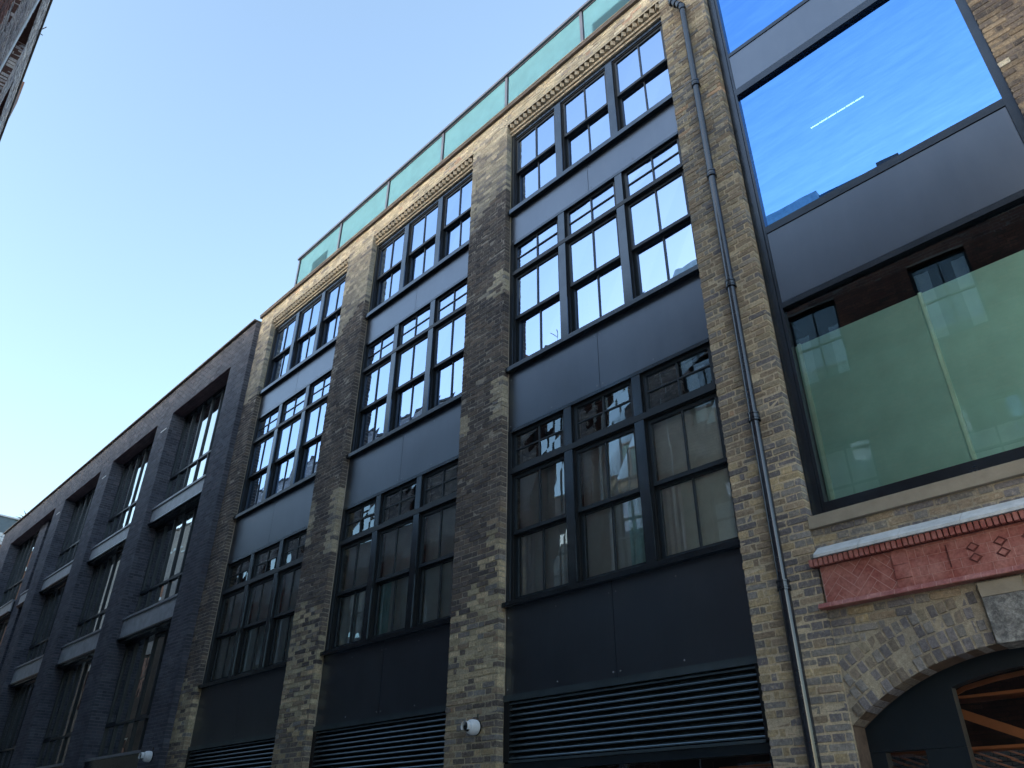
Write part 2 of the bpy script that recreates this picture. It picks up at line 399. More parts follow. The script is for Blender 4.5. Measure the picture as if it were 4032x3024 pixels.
# =================================================================== GROUND
g = MB(); g.quad((-400, -400, 0), (400, -400, 0), (400, 400, 0), (-400, 400, 0)); g.build('ground', 'paving', None, kind='structure')
g = MB(); g.quad((-120, -6.2, .004), (60, -6.2, .004), (60, -1.6, .004), (-120, -1.6, .004)); g.build('road', 'bounce_road', None, kind='structure')
g = MB(); g.box(-120, 60, -1.6, -.02, .0, .12); g.build('pavement', 'paving', None, kind='structure')

# =================================================================== WAREHOUSE
wh = thing('brick_warehouse', 'four storey stock brick warehouse with tall pier-framed sash windows and black metal panels', 'building')
PIERS = [(-3.69, -2.955), (-8.125, -7.175), (-12.43, -11.47), (-16.62, -15.95)]
BAYS = [(-7.175, -3.69), (-11.47, -8.125), (-15.95, -12.43)]
F0 = lambda u, z, d: (u, d, z)
Fb = lambda u, z, d: (u, d + .03, z)
recs, mm = [], MB()
for a, b in PIERS:
    lay(a, b, 0, 13.535, tint_wh, recs, F0)
    mortar(mm, a + .006, b - .006, 0, 13.54, F0, mort_wh)
    for xx in (a + .006, b - .006):                       # mortar in the reveals
        for j in range(45):
            z0, z1 = j * .3, min(13.5, (j + 1) * .3)
            q = [(xx, .007, z0), (xx, .15, z0), (xx, .15, z1), (xx, .007, z1)]
            mm.poly(q if xx > (a + b) / 2 else q[::-1], mort_wh(a, (z0 + z1) / 2))
for a, b in BAYS:                                         # brick head band over each bay
    lay(a + .012, b - .01, 13.165, 13.535, tint_wh, recs, F0)
    mortar(mm, a, b, 13.16, 13.54, F0, mort_wh)
    mortar(mm, a, b, 12.95, 13.16, F0, lambda x, z: (.16, .14, .11), d=.13)  # back of the dog-tooth recess coloured dark, shade put into the mortar
    mm.quad((a, .007, 13.163), (a, .14, 13.163), (b, .14, 13.163), (b, .007, 13.163), (.2, .17, .13))  # soffit of the recess darkened the same way
# wall right of the large window, up to the edge of the picture and beyond
lay(-.17, 3.0, 0, 13.535, tint_wh, recs, F0); mortar(mm, -.164, 3, 0, 13.54, F0, mort_wh)
lay(-2.955, -.17, 12.95, 13.535, tint_wh, recs, F0); mortar(mm, -2.955, -.17, 12.95, 13.54, F0, mort_wh)
# wall with the arch
AX, AZ, AR, AO = -1.565, .67, 2.246, 2.672
JL, JR = -2.942, -.188
def arch_clip(z):
    if z < 2.44: return (-2.955, JL)
    h = z - AZ; r = AO + .012
    if h >= r: return (-2.955, -.17)
    return (-2.955, AX - math.sqrt(r * r - h * h))
def arch_clip_r(z):
    if z < 2.44: return (JR, -.17)
    h = z - AZ; r = AO + .012
    if h >= r: return None
    return (AX + math.sqrt(r * r - h * h), -.17)
low = []
lay(-2.95, -.17, 0, 4.115, tint_wh, low, Fb, clip=arch_clip); lay(-2.95, -.17, 0, 4.115, tint_wh, low, Fb, clip=arch_clip_r)
recs += low
nx = 60
for i in range(nx):
    xa, xb = JL + (JR - JL) * i / nx, JL + (JR - JL) * (i + 1) / nx
    za, zb = AZ + math.sqrt(AR ** 2 - (xa - AX) ** 2) + .004, AZ + math.sqrt(AR ** 2 - (xb - AX) ** 2) + .004
    for (c0, d0, c1, d1) in [(za, zb, 3.3, 3.3), (3.3, 3.3, 4.12, 4.12)]:
        mm.quad((xa, .036, c0), (xb, .036, d0), (xb, .036, d1), (xa, .036, c1), (.4, .35, .27))
mortar(mm, -2.955, JL, 0, 4.12, Fb, mort_wh); mortar(mm, JR, -.17, 0, 4.12, Fb, mort_wh)
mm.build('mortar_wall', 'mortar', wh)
emit_bricks(recs, wh, 'brick_one', 'brick_many')
# arch bricks, four rings
ar = []
for ring in range(4):
    r0 = AR + ring * .107; r1 = r0 + .097
    aMax = math.asin((AX - (-2.945 + .008 * ring)) / (r0 + .05)) if ring else math.radians(37.6)
    aMax = min(aMax, math.radians(37.6 - ring * 2.1))
    n = int((aMax - .062) * (r0 + .05) / .076)
    for side in (-1, 1):
        for i in range(n):
            t0 = .066 + (i + .07 + (ring % 2) * .3) * (aMax - .066) / n; t1 = t0 + (aMax - .066) / n * .85
            if t1 > aMax + .02: continue
            def F(u, z, d, side=side): return (AX + side * z * math.sin(u), .03 + d, AZ + z * math.cos(u))
            if side < 0: a, b = t1, t0
            else: a, b = t0, t1
            j = lambda: rnd.uniform(-.007, .007)
            ar.append(dict(u=(a, b), z=(r0 + j(), r1 + j()), d=j() * 1.2, tilt=(0, 0, 0, 0), depth=.2, frame=F,
                           tint=vary(pick([(4, GREY), (4, PURP), (2, (.13, .11, .09)), (.6, (.17, .15, .115)), (.2, (.25, .19, .12))], rnd.random()), rnd.random(), .2) + (.1,)))
for r in ar:
    (u0, u1), (z0, z1), F = r['u'], r['z'], r['frame']
    mb = MB(); J = lambda: rnd.uniform(-.0035, .0035)
    fr = [F(u, z, r['d'] + J()) for u, z in ((u0, z0), (u1, z0), (u1, z1), (u0, z1))]
    cx = sum(p[0] for p in fr) / 4; cz = sum(p[2] for p in fr) / 4
    ins = [(cx + (p[0] - cx) * .84 + J(), p[1], cz + (p[2] - cz) * .88 + J()) for p in fr]
    ring = [(p[0], .03 + .014, p[2]) for p in fr]; bk = [F(u, z, .2) for u, z in ((u0, z0), (u1, z0), (u1, z1), (u0, z1))]
    mb.v = ins + ring + bk
    mb.f = [(0, 1, 2, 3)] + [(i + 4, (i + 1) % 4 + 4, (i + 1) % 4, i) for i in range(4)] + [(i + 8, (i + 1) % 4 + 8, (i + 1) % 4 + 4, i + 4) for i in range(4)]
    mb.c = [None] * 9
    o = mb.build('arch_brick', 'brick_one', wh); o.color = (tuple(r['tint']) + (0.0,))[:4]
sf = MB()
for i in range(nx):
    a0 = math.asin((JL - AX) / AR) + (math.asin((JR - AX) / AR) - math.asin((JL - AX) / AR)) * i / nx
    a1 = math.asin((JL - AX) / AR) + (math.asin((JR - AX) / AR) - math.asin((JL - AX) / AR)) * (i + 1) / nx
    p = lambda a, y: (AX + AR * math.sin(a), y, AZ + AR * math.cos(a))
    sf.quad(p(a0, .04), p(a0, .3), p(a1, .3), p(a1, .04))
for x, s in ((JL, 1), (JR, -1)):
    q = [(x, .04, 0), (x, .3, 0), (x, .3, 2.45), (x, .04, 2.45)]; sf.poly(q if s > 0 else q[::-1])
sf.build('arch_soffit', 'arch_soffit', wh)
# keystone (smooth head above, rough below)
def prism(mb, pts, y0, y1):
    n = len(mb.v); k = len(pts)
    mb.v += [(x, y0, z) for x, z in pts] + [(x, y1, z) for x, z in pts]
    mb.f.append(tuple(n + i for i in range(k))); mb.c.append(None)
    mb.f.append(tuple(n + k + i for i in range(k))[::-1]); mb.c.append(None)
    for i in range(k):
        j = (i + 1) % k; mb.f.append((n + j, n + i, n + k + i, n + k + j)); mb.c.append(None)
    return mb
kz = prism(MB(), [(-1.70, 2.905), (-1.43, 2.905), (-1.417, 3.248), (-1.713, 3.248)], -.02, .25); kz.build('keystone', 'keystone_rough', wh)
prism(MB(), [(-1.714, 3.252), (-1.416, 3.252), (-1.412, 3.36), (-1.718, 3.36)], -.02, .25).build('keystone_cap', 'beige_stone', wh)

# ---- cornice over the arch: stone weathering, dentils, terracotta frieze, ledge
st = MB()
pts = [(-2.93, -1.56), (-1.55, -.2)]
x = -2.93; segs = [-2.93, -2.52, -2.17, -1.68, -1.2, -.7, -.2]
for a, b in zip(segs, segs[1:]):
    st = MB(); n = 0
    pr = [(.03, 3.945), (-.075, 3.87), (-.1, 3.848), (-.1, 3.822), (.03, 3.822)]
    va = [(a + .002, y, z) for y, z in pr]; vb = [(b - .002, y, z) for y, z in pr]
    st.v = va + vb; k = len(pr)
    st.f = [tuple(range(k))[::-1], tuple(range(k, 2 * k))] + [(i, (i + 1) % k, (i + 1) % k + k, i + k) for i in range(k)]
    st.c = [None] * len(st.f); st.build('cornice_stone', 'lead_stone', wh)
B('dentil_backing', 'terracotta_dark', wh, -2.985, -.15, -.045, .03, 3.75, 3.818)
x = -2.99
while x < -.17:
    B('dentil', 'terracotta', wh, x, x + .034, -.083, -.045, 3.752, 3.816); x += .0465
fb = B('frieze_backing', 'terracotta_joint', wh, -2.925, -.205, -.018, .03, 3.43, 3.75)
# herringbone tiles
def clip_poly(poly, x0, x1, z0, z1):
    for ax, val, sgn in ((0, x0, 1), (0, x1, -1), (1, z0, 1), (1, z1, -1)):
        out = []
        for i in range(len(poly)):
            a, b = poly[i], poly[(i + 1) % len(poly)]; ia, ib = (a[ax] - val) * sgn >= 0, (b[ax] - val) * sgn >= 0
            if ia: out.append(a)
            if ia != ib:
                t = (val - a[ax]) / (b[ax] - a[ax]); out.append((a[0] + t * (b[0] - a[0]), a[1] + t * (b[1] - a[1])))
        poly = out
        if len(poly) < 3: return None
    return poly
def herring(x0, x1, z0, z1, flip):
    w, l, g = .072, .216, .0026; c, s = math.cos(math.radians(45)), math.sin(math.radians(45))
    for i in range(-14, 15):
        for j in range(-8, 9):
            # basic herringbone cell repeated on a lattice
            for (px, pz, dx, dz) in ((0, 0, l, w), (0, w, w, l)):
                ox = px + i * w + j * l; oz = pz + i * w - j * l
                pl = [(ox + g, oz + g), (ox + dx - g, oz + g), (ox + dx - g, oz + dz - g), (ox + g, oz + dz - g)]
                q = [((a * c - b * s) * (-1 if flip else 1), a * s + b * c) for a, b in pl]
                if flip: q = q[::-1]
                q = [((x0 + x1) / 2 + a, (z0 + z1) / 2 + b) for a, b in q]
                cp = clip_poly(q, x0, x1, z0, z1)
                if cp is None: continue
                ar_ = abs(sum(cp[k][0] * cp[(k + 1) % len(cp)][1] - cp[(k + 1) % len(cp)][0] * cp[k][1] for k in range(len(cp)))) / 2
                if ar_ < 2e-4: continue
                prism(MB(), cp, -.0198 - rnd.uniform(0, .0008), -.017).build('frieze_tile', 'terracotta', wh)
herring(-2.918, -2.292, 3.432, 3.748, False); herring(-.838, -.212, 3.432, 3.748, True)
for a, b in ((-2.29, -2.165), (-.965, -.84)):
    for z0, z1 in ((3.432, 3.505), (3.508, 3.62), (3.623, 3.718), (3.72, 3.748)):
        B('frieze_tile', 'terracotta', wh, a, b, -.037 + (.0 if z0 > 3.5 and z1 < 3.72 else .006), -.018, z0, z1)
# flat tiles of the middle field
rows = [(3.432, 3.498), (3.501, 3.572), (3.575, 3.65), (3.653, 3.725), (3.728, 3.748)]
for k, (z0, z1) in enumerate(rows):
    x = -2.162
    xs = [x]; 
    while x < -.97: x += .128 if k % 2 else .15; xs.append(min(x, -.967))
    if k in (1, 3): xs.insert(1, -2.1)
    for a, b in zip(xs, xs[1:]):
        if b - a > .01: B('frieze_tile', 'terracotta', wh, a + .002, b - .002, -.02, -.017, z0, z1)
# lozenge pairs in relief (two stacked squares on their corners, twice in view)
def lozenge(cx, cz, w, h, name='lozenge'):
    mb = MB(); o = [(cx, cz + h), (cx + w, cz), (cx, cz - h), (cx - w, cz)]; sc2 = lambda f: [(cx + (x - cx) * f, cz + (z - cz) * f) for x, z in o]
    i_ = sc2(.66)
    for k in range(4):
        j = (k + 1) % 4
        mb.quad((o[j][0], -.0225, o[j][1]), (o[k][0], -.0225, o[k][1]), (i_[k][0], -.0215, i_[k][1]), (i_[j][0], -.0215, i_[j][1]))
    mb.build(name, 'terracotta_dark', wh)  # flat ring coloured dark to give the shade of a groove
    prism(MB(), sc2(.6)[::-1], -.029, -.02).build('lozenge_centre', 'terracotta', wh)
for cx in (-1.668, -1.468, -1.268, -1.068):
    lozenge(cx, 3.64, .054, .043); lozenge(cx, 3.553, .054, .043)
mb = MB(); mb.box(-1.86, -1.852, -.03, -.024, 3.52, 3.7); mb.build('frieze_moulding', 'terracotta_dark', wh)
x = -2.99; first = True
while x < -.15:
    mb = MB(); a, b = x + .002, x + .109
    pr = [(.03, 3.432), (-.052, 3.428), (-.072, 3.39), (-.072, 3.384), (.03, 3.384)]; k = 5
    mb.v = [(a, y, z) for y, z in pr] + [(b, y, z) for y, z in pr]
    mb.f = [tuple(range(k))[::-1], tuple(range(k, 2 * k))] + [(i, (i + 1) % k, (i + 1) % k + k, i + k) for i in range(k)]; mb.c = [None] * 7
    mb.build('ledge_tile', 'terracotta', wh); x += .111
mb = MB(); pr = [(.03, 3.4305), (-.0515, 3.4265), (-.0708, 3.3895), (-.0708, 3.3845), (.03, 3.3845)]; k = 5
mb.v = [(-2.987, y, z) for y, z in pr] + [(-.16, y, z) for y, z in pr]
mb.f = [tuple(range(k))[::-1], tuple(range(k, 2 * k))] + [(i, (i + 1) % k, (i + 1) % k + k, i + k) for i in range(k)]; mb.c = [None] * 7
mb.build('ledge_joint', 'terracotta_joint', wh)

# ---- bay with the large windows
BL, BR = -2.952, -.175
yf = .115
big = lambda n, m, *a, **k: B(n, m, wh, *a, **k)
big('window_sill', 'beige_stone', BL, BR + .003, -.01, .3, 4.122, 4.238)
def bigpart(z0, z1, zt):
    pass
fr = [('frame_stile', BL, BL + .10, 4.24, 13.0), ('frame_stile', BR - .085, BR, 4.24, 13.0)]
for n, a, b, z0, z1 in fr: big(n, 'frame_paint', a, b, yf, yf + .12, z0, z1)
big('frame_stile', 'frame_paint', BL + .103, BL + .135, yf + .012, yf + .12, 4.24, 13.0)
gx0, gx1 = BL + .135, BR - .085
big('frame_rail', 'frame_paint', gx0, gx1, yf - .015, yf + .12, 4.24, 4.30)
big('frame_rail', 'frame_paint', gx0, gx1, yf, yf + .12, 4.302, 4.385)
big('frame_rail', 'frame_paint', gx0, gx1, yf + .005, yf + .12, 6.668, 6.735)
big('frame_rail', 'frame_paint', gx0, gx1, yf, yf + .12, 7.745, 7.845)
big('frame_rail', 'frame_paint', gx0, gx1, yf, yf + .12, 10.185, 10.305)
big('frame_rail', 'frame_paint', gx0, gx1, yf, yf + .12, 10.985, 11.05)
big('frame_rail', 'frame_paint', gx0, gx1, yf, yf + .12, 12.9, 13.0)
big('spandrel_panel', 'panel_metal', gx0 + .006, gx1 - .006, yf + .01, yf + .05, 6.743, 7.737)
big('spandrel_panel', 'panel_metal', gx0 + .006, gx1 - .006, yf + .01, yf + .05, 10.313, 10.977)
for z0, z1, mt, nm in ((4.385, 6.668, 'glass_big_low', 'large_pane'), (7.845, 10.185, 'glass_blue', 'large_pane'), (11.05, 12.9, 'glass_blue', 'large_pane')):
    w = big('large_window', 'frame_paint', gx0, gx1, yf + .1, yf + .12, z0, z0 + .012)
    mb = MB(); mb.quad((gx0, yf + .055, z0), (gx1, yf + .055, z0), (gx1, yf + .055, z1), (gx0, yf + .055, z1)); mb.build(nm, mt, w)
# translucent screens standing behind the lowest large pane
sc = thing('glass_screen', 'tall green translucent screen with pale vertical posts inside the large lower window', 'screen')
ys = .26
for a, b in ((-2.94, -2.8), (-2.79, -1.53), (-1.5, -.24), (-.22, .2)):
    B('screen_sheet', 'screen_green', sc, a, b, ys, ys + .012, 4.1, 6.225)
for a in (-2.9, -2.795, -1.53, -.24): B('screen_post', 'screen_post', sc, a, a + .035, ys - .02, ys + .03, 4.1, 6.23)
# rooms behind the glass
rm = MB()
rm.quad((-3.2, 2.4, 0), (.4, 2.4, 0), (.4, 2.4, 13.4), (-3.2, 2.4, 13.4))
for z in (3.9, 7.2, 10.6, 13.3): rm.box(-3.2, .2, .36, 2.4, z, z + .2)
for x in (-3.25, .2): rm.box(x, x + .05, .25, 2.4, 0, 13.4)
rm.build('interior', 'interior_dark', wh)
for k_ in range(6): B('linear_lamp', 'lamp_glow', wh, -2.35 + .125 * k_, -2.35 + .125 * k_ + .115, 1.2, 1.212, 10.052, 10.063)

# ---- shopfront under the arch
def arch_z(x, r): return AZ + math.sqrt(max(0, r * r - (x - AX) ** 2))
def shop_bar(x0, x1, lo, hi, y0=.26, y1=.36, n=10, mat='shop_black', name='shopfront_frame'):
    mb = MB()
    for i in range(n):
        a, b = x0 + (x1 - x0) * i / n, x0 + (x1 - x0) * (i + 1) / n
        la, lb = [lo(v) if callable(lo) else lo for v in (a, b)]; ha, hb = [hi(v) if callable(hi) else hi for v in (a, b)]
        mb.hexa([(a, y0, la), (b, y0, lb), (b, y0, hb), (a, y0, ha)], [(a, y1, la), (b, y1, lb), (b, y1, hb), (a, y1, ha)])
    return mb.build(name, mat, wh)
paint('shop_black', (.006, .012, .018), .3, .6)
top = lambda v: arch_z(v, AR) + .015
shop_bar(JL, -2.19, 2.262, top, n=24); shop_bar(-.94, JR, 2.262, top, n=24)
shop_bar(-2.19, -.94, lambda v: arch_z(v, AR - .135), top, n=30)
shop_bar(JL, -2.815, 0, 2.26, n=1); shop_bar(-2.5, -2.19, 0, 2.26, n=1); shop_bar(-.94, -.63, 0, 2.26, n=1); shop_bar(-.315, JR, 0, 2.26, n=1)
for a, b, hi in ((-2.815, -2.5, 2.262), (-.63, -.315, 2.262)):
    mb = MB(); mb.quad((a, .31, 0), (b, .31, 0), (b, .31, hi), (a, .31, hi)); mb.build('shopfront_pane', 'glass_shop', wh)
mb = MB(); mb.poly([(-2.19, .31, 0), (-.94, .31, 0)] + [(-.94 - 1.25 * i / 16, .31, arch_z(-.94 - 1.25 * i / 16, AR - .135)) for i in range(17)]); mb.build('shopfront_pane', 'glass_shop', wh)
ceil = thing('timber_frame', 'orange timber braces and slats seen through the arched shopfront', 'timber frame')
def bar(pts, th, y0=.6, y1=.66, name='brace'):
    mb = MB()
    for (x0, z0), (x1, z1) in zip(pts, pts[1:]):
        mb.hexa([(x0, y0, z0 - th), (x1, y0, z1 - th), (x1, y0, z1), (x0, y0, z0)], [(x0, y1, z0 - th), (x1, y1, z1 - th), (x1, y1, z1), (x0, y1, z0)], back=True)
    mb.build(name, 'orange_paint', ceil)
bar([(-2.28, 2.576), (-1.2, 2.085)], .078); bar([(-2.6, 2.665), (-.5, 2.69)], .022, .62, .9, 'beam'); bar([(-2.95, 2.287), (-.2, 2.287)], .02, .6, .9, 'beam')
bar([(-2.39, 2.655), (-2.19, 2.737), (-1.93, 2.782), (-1.735, 2.802), (-1.4, 2.802), (-1.2, 2.782), (-.95, 2.737)], .034, .58, .6, 'reflection_arc')  # arc shape stands in for the frame edge's reflection
for i in range(22): bar([(-3.0 + i * .12, 2.262), (-2.85 + i * .12, 2.2)], .012, .68 + .01 * (i % 3), .8, 'slat')
for i in range(16): bar([(-3.0 + i * .16, 2.2), (-2.8 + i * .16, 2.12)], .012, .72 + .01 * (i % 3), .85, 'slat')
bar([(-4.6, 2.255), (-3.3, 2.27)], .015, .6, .8, 'beam')
def add_shop_light(x, y, z, e, label):  # lights added to brighten the orange timbers; no lamp is seen there
    o = thing('added_shop_light', label, 'lamp', 'added warm lights inside the shops', loc=(x, y, z))
    MB().sphere((0, 0, 0), .05, u=12, w=8).build('added_bulb', 'added_bulb_glow', o); MB().cyl((0, 0, .05), (0, 0, .9), .006, .006, 6).build('added_flex', 'jamb_black', o)
    l = bpy.data.lights.new('added_point_light', 'POINT'); l.energy = e; l.color = (1, .72, .45); l.shadow_soft_size = .06
    lo = bpy.data.objects.new('added_point_light', l); S.collection.objects.link(lo); lo.parent = o; lo.location = (0, -.08, -.06)
m = bpy.data.materials.new('added_bulb_glow'); m.use_nodes = True; MATS['added_bulb_glow'] = m
m.node_tree.nodes['Principled BSDF'].inputs['Emission Color'].default_value = (1, .7, .4, 1); m.node_tree.nodes['Principled BSDF'].inputs['Emission Strength'].default_value = 1
add_shop_light(-1.5, .5, 1.55, .55, 'added warm light behind the arched shopfront'); add_shop_light(-4.6, .5, 1.4, .12, 'added warm light inside the shop below the widest louvre')

# ---- sash window bays
ROWS = [dict(z0=4.235, zs=6.03, zt=6.11, z1=6.68, glass='glass_lower', split=5.155),
        dict(z0=7.785, zs=9.585, zt=9.655, z1=10.235, glass='glass_upper', split=8.72),
        dict(z0=11.01, zs=12.83, zt=None, z1=12.83, glass='glass_upper', split=11.955)]
SILLS = [(4.172, 4.233), (7.712, 7.783), (10.922, 11.008)]
def sash(mb, a, b, z0, z1, y0, y1, st=.046, bot=.045, top=.045):
    mb.box(a, a + st, y0, y1, z0, z1); mb.box(b - st, b, y0, y1, z0, z1)
    mb.box(a + st, b - st, y0, y1, z0, z0 + bot); mb.box(a + st, b - st, y0, y1, z1 - top, z1)
def pane(par, a, b, z0, z1, y, mat):
    mb = MB(); t = [rnd.uniform(-.0028, .0028) for _ in range(4)]
    mb.quad((a, y + t[0], z0), (b, y + t[1], z0), (b, y + t[2], z1), (a, y + t[3], z1)); mb.build('pane', mat, par)
for bi, (xa, xb) in enumerate(BAYS):
    L = (xb - xa - .14 - .28) / 3
    xs = [xa + .07 + k * (L + .14) for k in range(3)]
    for ri, r in enumerate(ROWS):
        top = r['z1'] + .05 if ri < 2 else 12.955
        # jambs, mullions, head, transom
        B('jamb', 'sash_black', wh, xa + .004, xa + .07, .125, .34, r['z0'], top); B('jamb', 'sash_black', wh, xb - .07, xb - .004, .125, .34, r['z0'], top)
        for k in (1, 2):
            m0 = xs[k] - .14
            if r['zt']:
                B('mullion', 'window_paint', wh, m0, m0 + .14, .118, .34, r['z0'], r['zs']); B('mullion', 'window_paint', wh, m0 + .005, m0 + .135, .121, .34, r['zt'], r['z1'])
            else: B('mullion', 'window_paint', wh, m0, m0 + .14, .118, .34, r['z0'], r['zs'] + .01)
        if r['zt']: B('transom', 'sash_black', wh, xa + .07, xb - .07, .112, .34, r['zs'], r['zt'])
        if ri < 2: B('window_head', 'window_paint', wh, xa + .07, xb - .07, .115, .34, r['z1'], r['z1'] + .05)
        else: B('window_head', 'window_paint', wh, xa + .07, xb - .07, .135, .34, r['z1'] + .01, 12.955)
        B('window_sill', 'window_paint', wh, xa + .008, xb - .008, .045, .34, *SILLS[ri])
        for k in range(3):
            a, b = xs[k], xs[k] + L; c = (a + b) / 2
            w = MB()
            w.box(a, a + .012, .15, .33, r['z0'], r['zs']); w.box(b - .012, b, .15, .33, r['z0'], r['zs'])
            w.box(a + .012, b - .012, .15, .33, r['zs'] - .02, r['zs'])
            for q in (.155, .2): w.box(a + .012, a + .022, q, q + .012, r['z0'], r['zs'] - .02)
            w = w.build('sash_window', 'jamb_black', wh)
            opn = 0
            mb = MB(); sash(mb, a + .014, b - .014, r['split'], r['zs'] - .02, .168, .212, bot=.05); mb.build('upper_sash', 'sash_black', w)
            mb = MB(); sash(mb, a + .014, b - .014, r['z0'] + .002, r['split'] + .02, .222, .268, bot=.09); mb.build('lower_sash', 'sash_black', w)
            B('glazing_bar', 'sash_black', w, c - .011, c + .011, .17, .2, r['split'] + .05, r['zs'] - .065)
            B('glazing_bar', 'sash_black', w, c - .011, c + .011, .226, .256, r['z0'] + .092, r['split'] - .025)
            for s0, s1 in ((a + .06, c - .011), (c + .011, b - .06)):
                pane(w, s0, s1, r['split'] + .05, r['zs'] - .065, .188, r['glass']); pane(w, s0, s1, r['z0'] + .092, r['split'] - .025, .243, r['glass'])
            if ri == 0:
                drop = [.35, .22, .1][(k + bi) % 3]
                B('roller_blind', 'blind_fabric', w, a + .02, b - .02, .29, .294, r['z0'] + [.0, .06, .02][(k + 2 * bi) % 3], r['zs'] - .02)
                cu = MB(); n = 7; cw = .28
                for e in ((a + .03) if (k + bi) % 2 == 0 else (b - .03 - cw),):
                    for q in range(n):
                        u0, u1 = e + cw * q / n, e + cw * (q + 1) / n; d0, d1 = .274 + .01 * (q % 2), .274 + .01 * ((q + 1) % 2)
                        cu.quad((u0, d0, r['z0']), (u1, d1, r['z0']), (u1, d1, r['zs'] - .9), (u0, d0, r['zs'] - .9))
                cu.build('curtain', 'curtain_teal' if k % 2 else 'curtain_white', w)
            if r['zt']:
                t0, t1 = r['zt'], r['z1']
                w = MB(); w.box(a, a + .01, .15, .3, t0, t1).box(b - .01, b, .15, .3, t0, t1); w = w.build('transom_window', 'jamb_black', wh)
                mb = MB(); sash(mb, a + .012, b - .012, t0 + .002, t1 - .002, .165, .21, bot=.05); mb.build('sash', 'sash_black', w)
                zc = (t0 + t1) / 2 + .01
                B('glazing_bar', 'sash_black', w, c - .01, c + .01, .17, .2, t0 + .052, t1 - .047); B('glazing_bar', 'sash_black', w, a + .058, b - .058, .172, .2, zc - .009, zc + .009)
                for s0, s1 in ((a + .058, c - .01), (c + .01, b - .058)):
                    for v0, v1 in ((t0 + .052, zc - .009), (zc + .009, t1 - .047)): pane(w, s0, s1, v0, v1, .188, r['glass'])
    # black metal spandrels: two sheets each, joint near the middle
    xc = (xa + xb) / 2 + .005
    for z0, z1 in ((3.132, 4.170), (6.737, 7.710), (10.292, 10.920)):
        sp = B('spandrel_panel', 'panel_metal', wh, xa + .01, xc - .004, .128, .15, z0, z1); sp2 = B('spandrel_panel', 'panel_metal', wh, xc + .004, xb - .01, .128, .15, z0, z1)
        for par, u0, u1 in ((sp, xa + .05, xc - .05), (sp2, xc + .05, xb - .05)):
            for u in (u0, (u0 + u1) / 2, u1):
                for z in (z0 + .06, z1 - .12): MB().cyl((u, .129, z), (u, .1225, z), .011, .008, 8).build('screw', 'dark_sill', par)
        B('panel_backing', 'jamb_black', wh, xa, xb, .152, .3, z0 - .06, z1 + .06)
    # louvre
    B('louvre_frame', 'louvre_metal', wh, xa + .006, xb - .006, .10, .3, 3.052, 3.126)
    B('louvre_frame', 'jamb_black', wh, xa + .006, xa + .1, .11, .3, 2.40, 3.05); B('louvre_frame', 'jamb_black', wh, xb - .09, xb - .006, .11, .3, 2.40, 3.05)
    B('louvre_frame', 'louvre_metal', wh, xa + .1, xb - .09, .105, .3, 2.385, 2.412)
    for k in range(10):
        z = 2.437 + k * .0655
        mb = MB(); x0, x1 = xa + .1, xb - .09
        pr = [(.118, z - .012), (.114, z), (.118, z + .006), (.2, z + .055), (.2, z + .047)]; kk = 5
        mb.v = [(x0, y, q) for y, q in pr] + [(x1, y, q) for y, q in pr]
        mb.f = [tuple(range(kk)), tuple(range(kk, 2 * kk))[::-1]] + [(i, i + kk, (i + 1) % kk + kk, (i + 1) % kk) for i in range(kk)]; mb.c = [None] * 7
        mb.build('louvre_slat', 'louvre_metal', wh)
    B('louvre_backing', 'jamb_black', wh, xa, xb, .25, .3, 2.39, 3.06)
    # shop glazing below
    B('shopfront_frame', 'shop_black', wh, xa + .006, xb - .006, .12, .2, 2.3, 2.383)
    B('shopfront_frame', 'frame_paint', wh, xa + .006, xa + .08, .12, .2, 0, 2.3); B('shopfront_frame', 'frame_paint', wh, xb - .08, xb - .006, .12, .2, 0, 2.3)
    B('shopfront_frame', 'frame_paint', wh, xc - .04, xc + .04, .12, .2, 0, 2.3)
    for a, b in ((xa + .08, xc - .04), (xc + .04, xb - .08)): mb = MB(); mb.quad((a, .16, 0), (b, .16, 0), (b, .16, 2.3), (a, .16, 2.3)); mb.build('shopfront_pane', 'glass_shop', wh)
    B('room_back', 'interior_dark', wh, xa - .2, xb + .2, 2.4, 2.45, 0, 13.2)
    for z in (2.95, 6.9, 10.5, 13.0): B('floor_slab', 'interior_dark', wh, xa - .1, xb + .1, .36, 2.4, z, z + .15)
    # stepped brick courses and dog-tooth band over the top windows
    x = xa + .01
    while x < xb - .03:
        e = min(x + .215, xb - .008)
        tn = tint_wh(x, 13.3, .2)
        B('corbel_brick', 'brick_one', wh, x, e, .07 + rnd.uniform(0, .003), .16, 13.045 - .06, 13.045).color = (*vary((.45, .4, .31), h01(x, 1), .15), 1)
        B('corbel_brick', 'brick_one', wh, x, e, .1 + rnd.uniform(0, .003), .2, 12.925, 12.977).color = (*vary((.42, .38, .31), h01(x, 2), .15), 1)
        x = e + .01
    dt = []
    x = xa + .075
    while x < xb - .05:
        mb = MB(); h = .051; z0, z1 = 13.052, 13.158
        # brick set on the diagonal: a corner points to the street
        pf = [(x - h, .06), (x, .004), (x + h, .06), (x, .12)]
        prz = MB(); prz.v = [(p[0], p[1], z0) for p in pf] + [(p[0], p[1], z1) for p in pf]
        prz.f = [(0, 3, 2, 1), (4, 5, 6, 7), (0, 1, 5, 4), (1, 2, 6, 5), (2, 3, 7, 6), (3, 0, 4, 7)]; prz.c = [None] * 6
        prz.build('dogtooth_brick', 'brick_one', wh).color = (*vary((.4, .35, .28), h01(x, 5), .2), 1)
        x += .1155
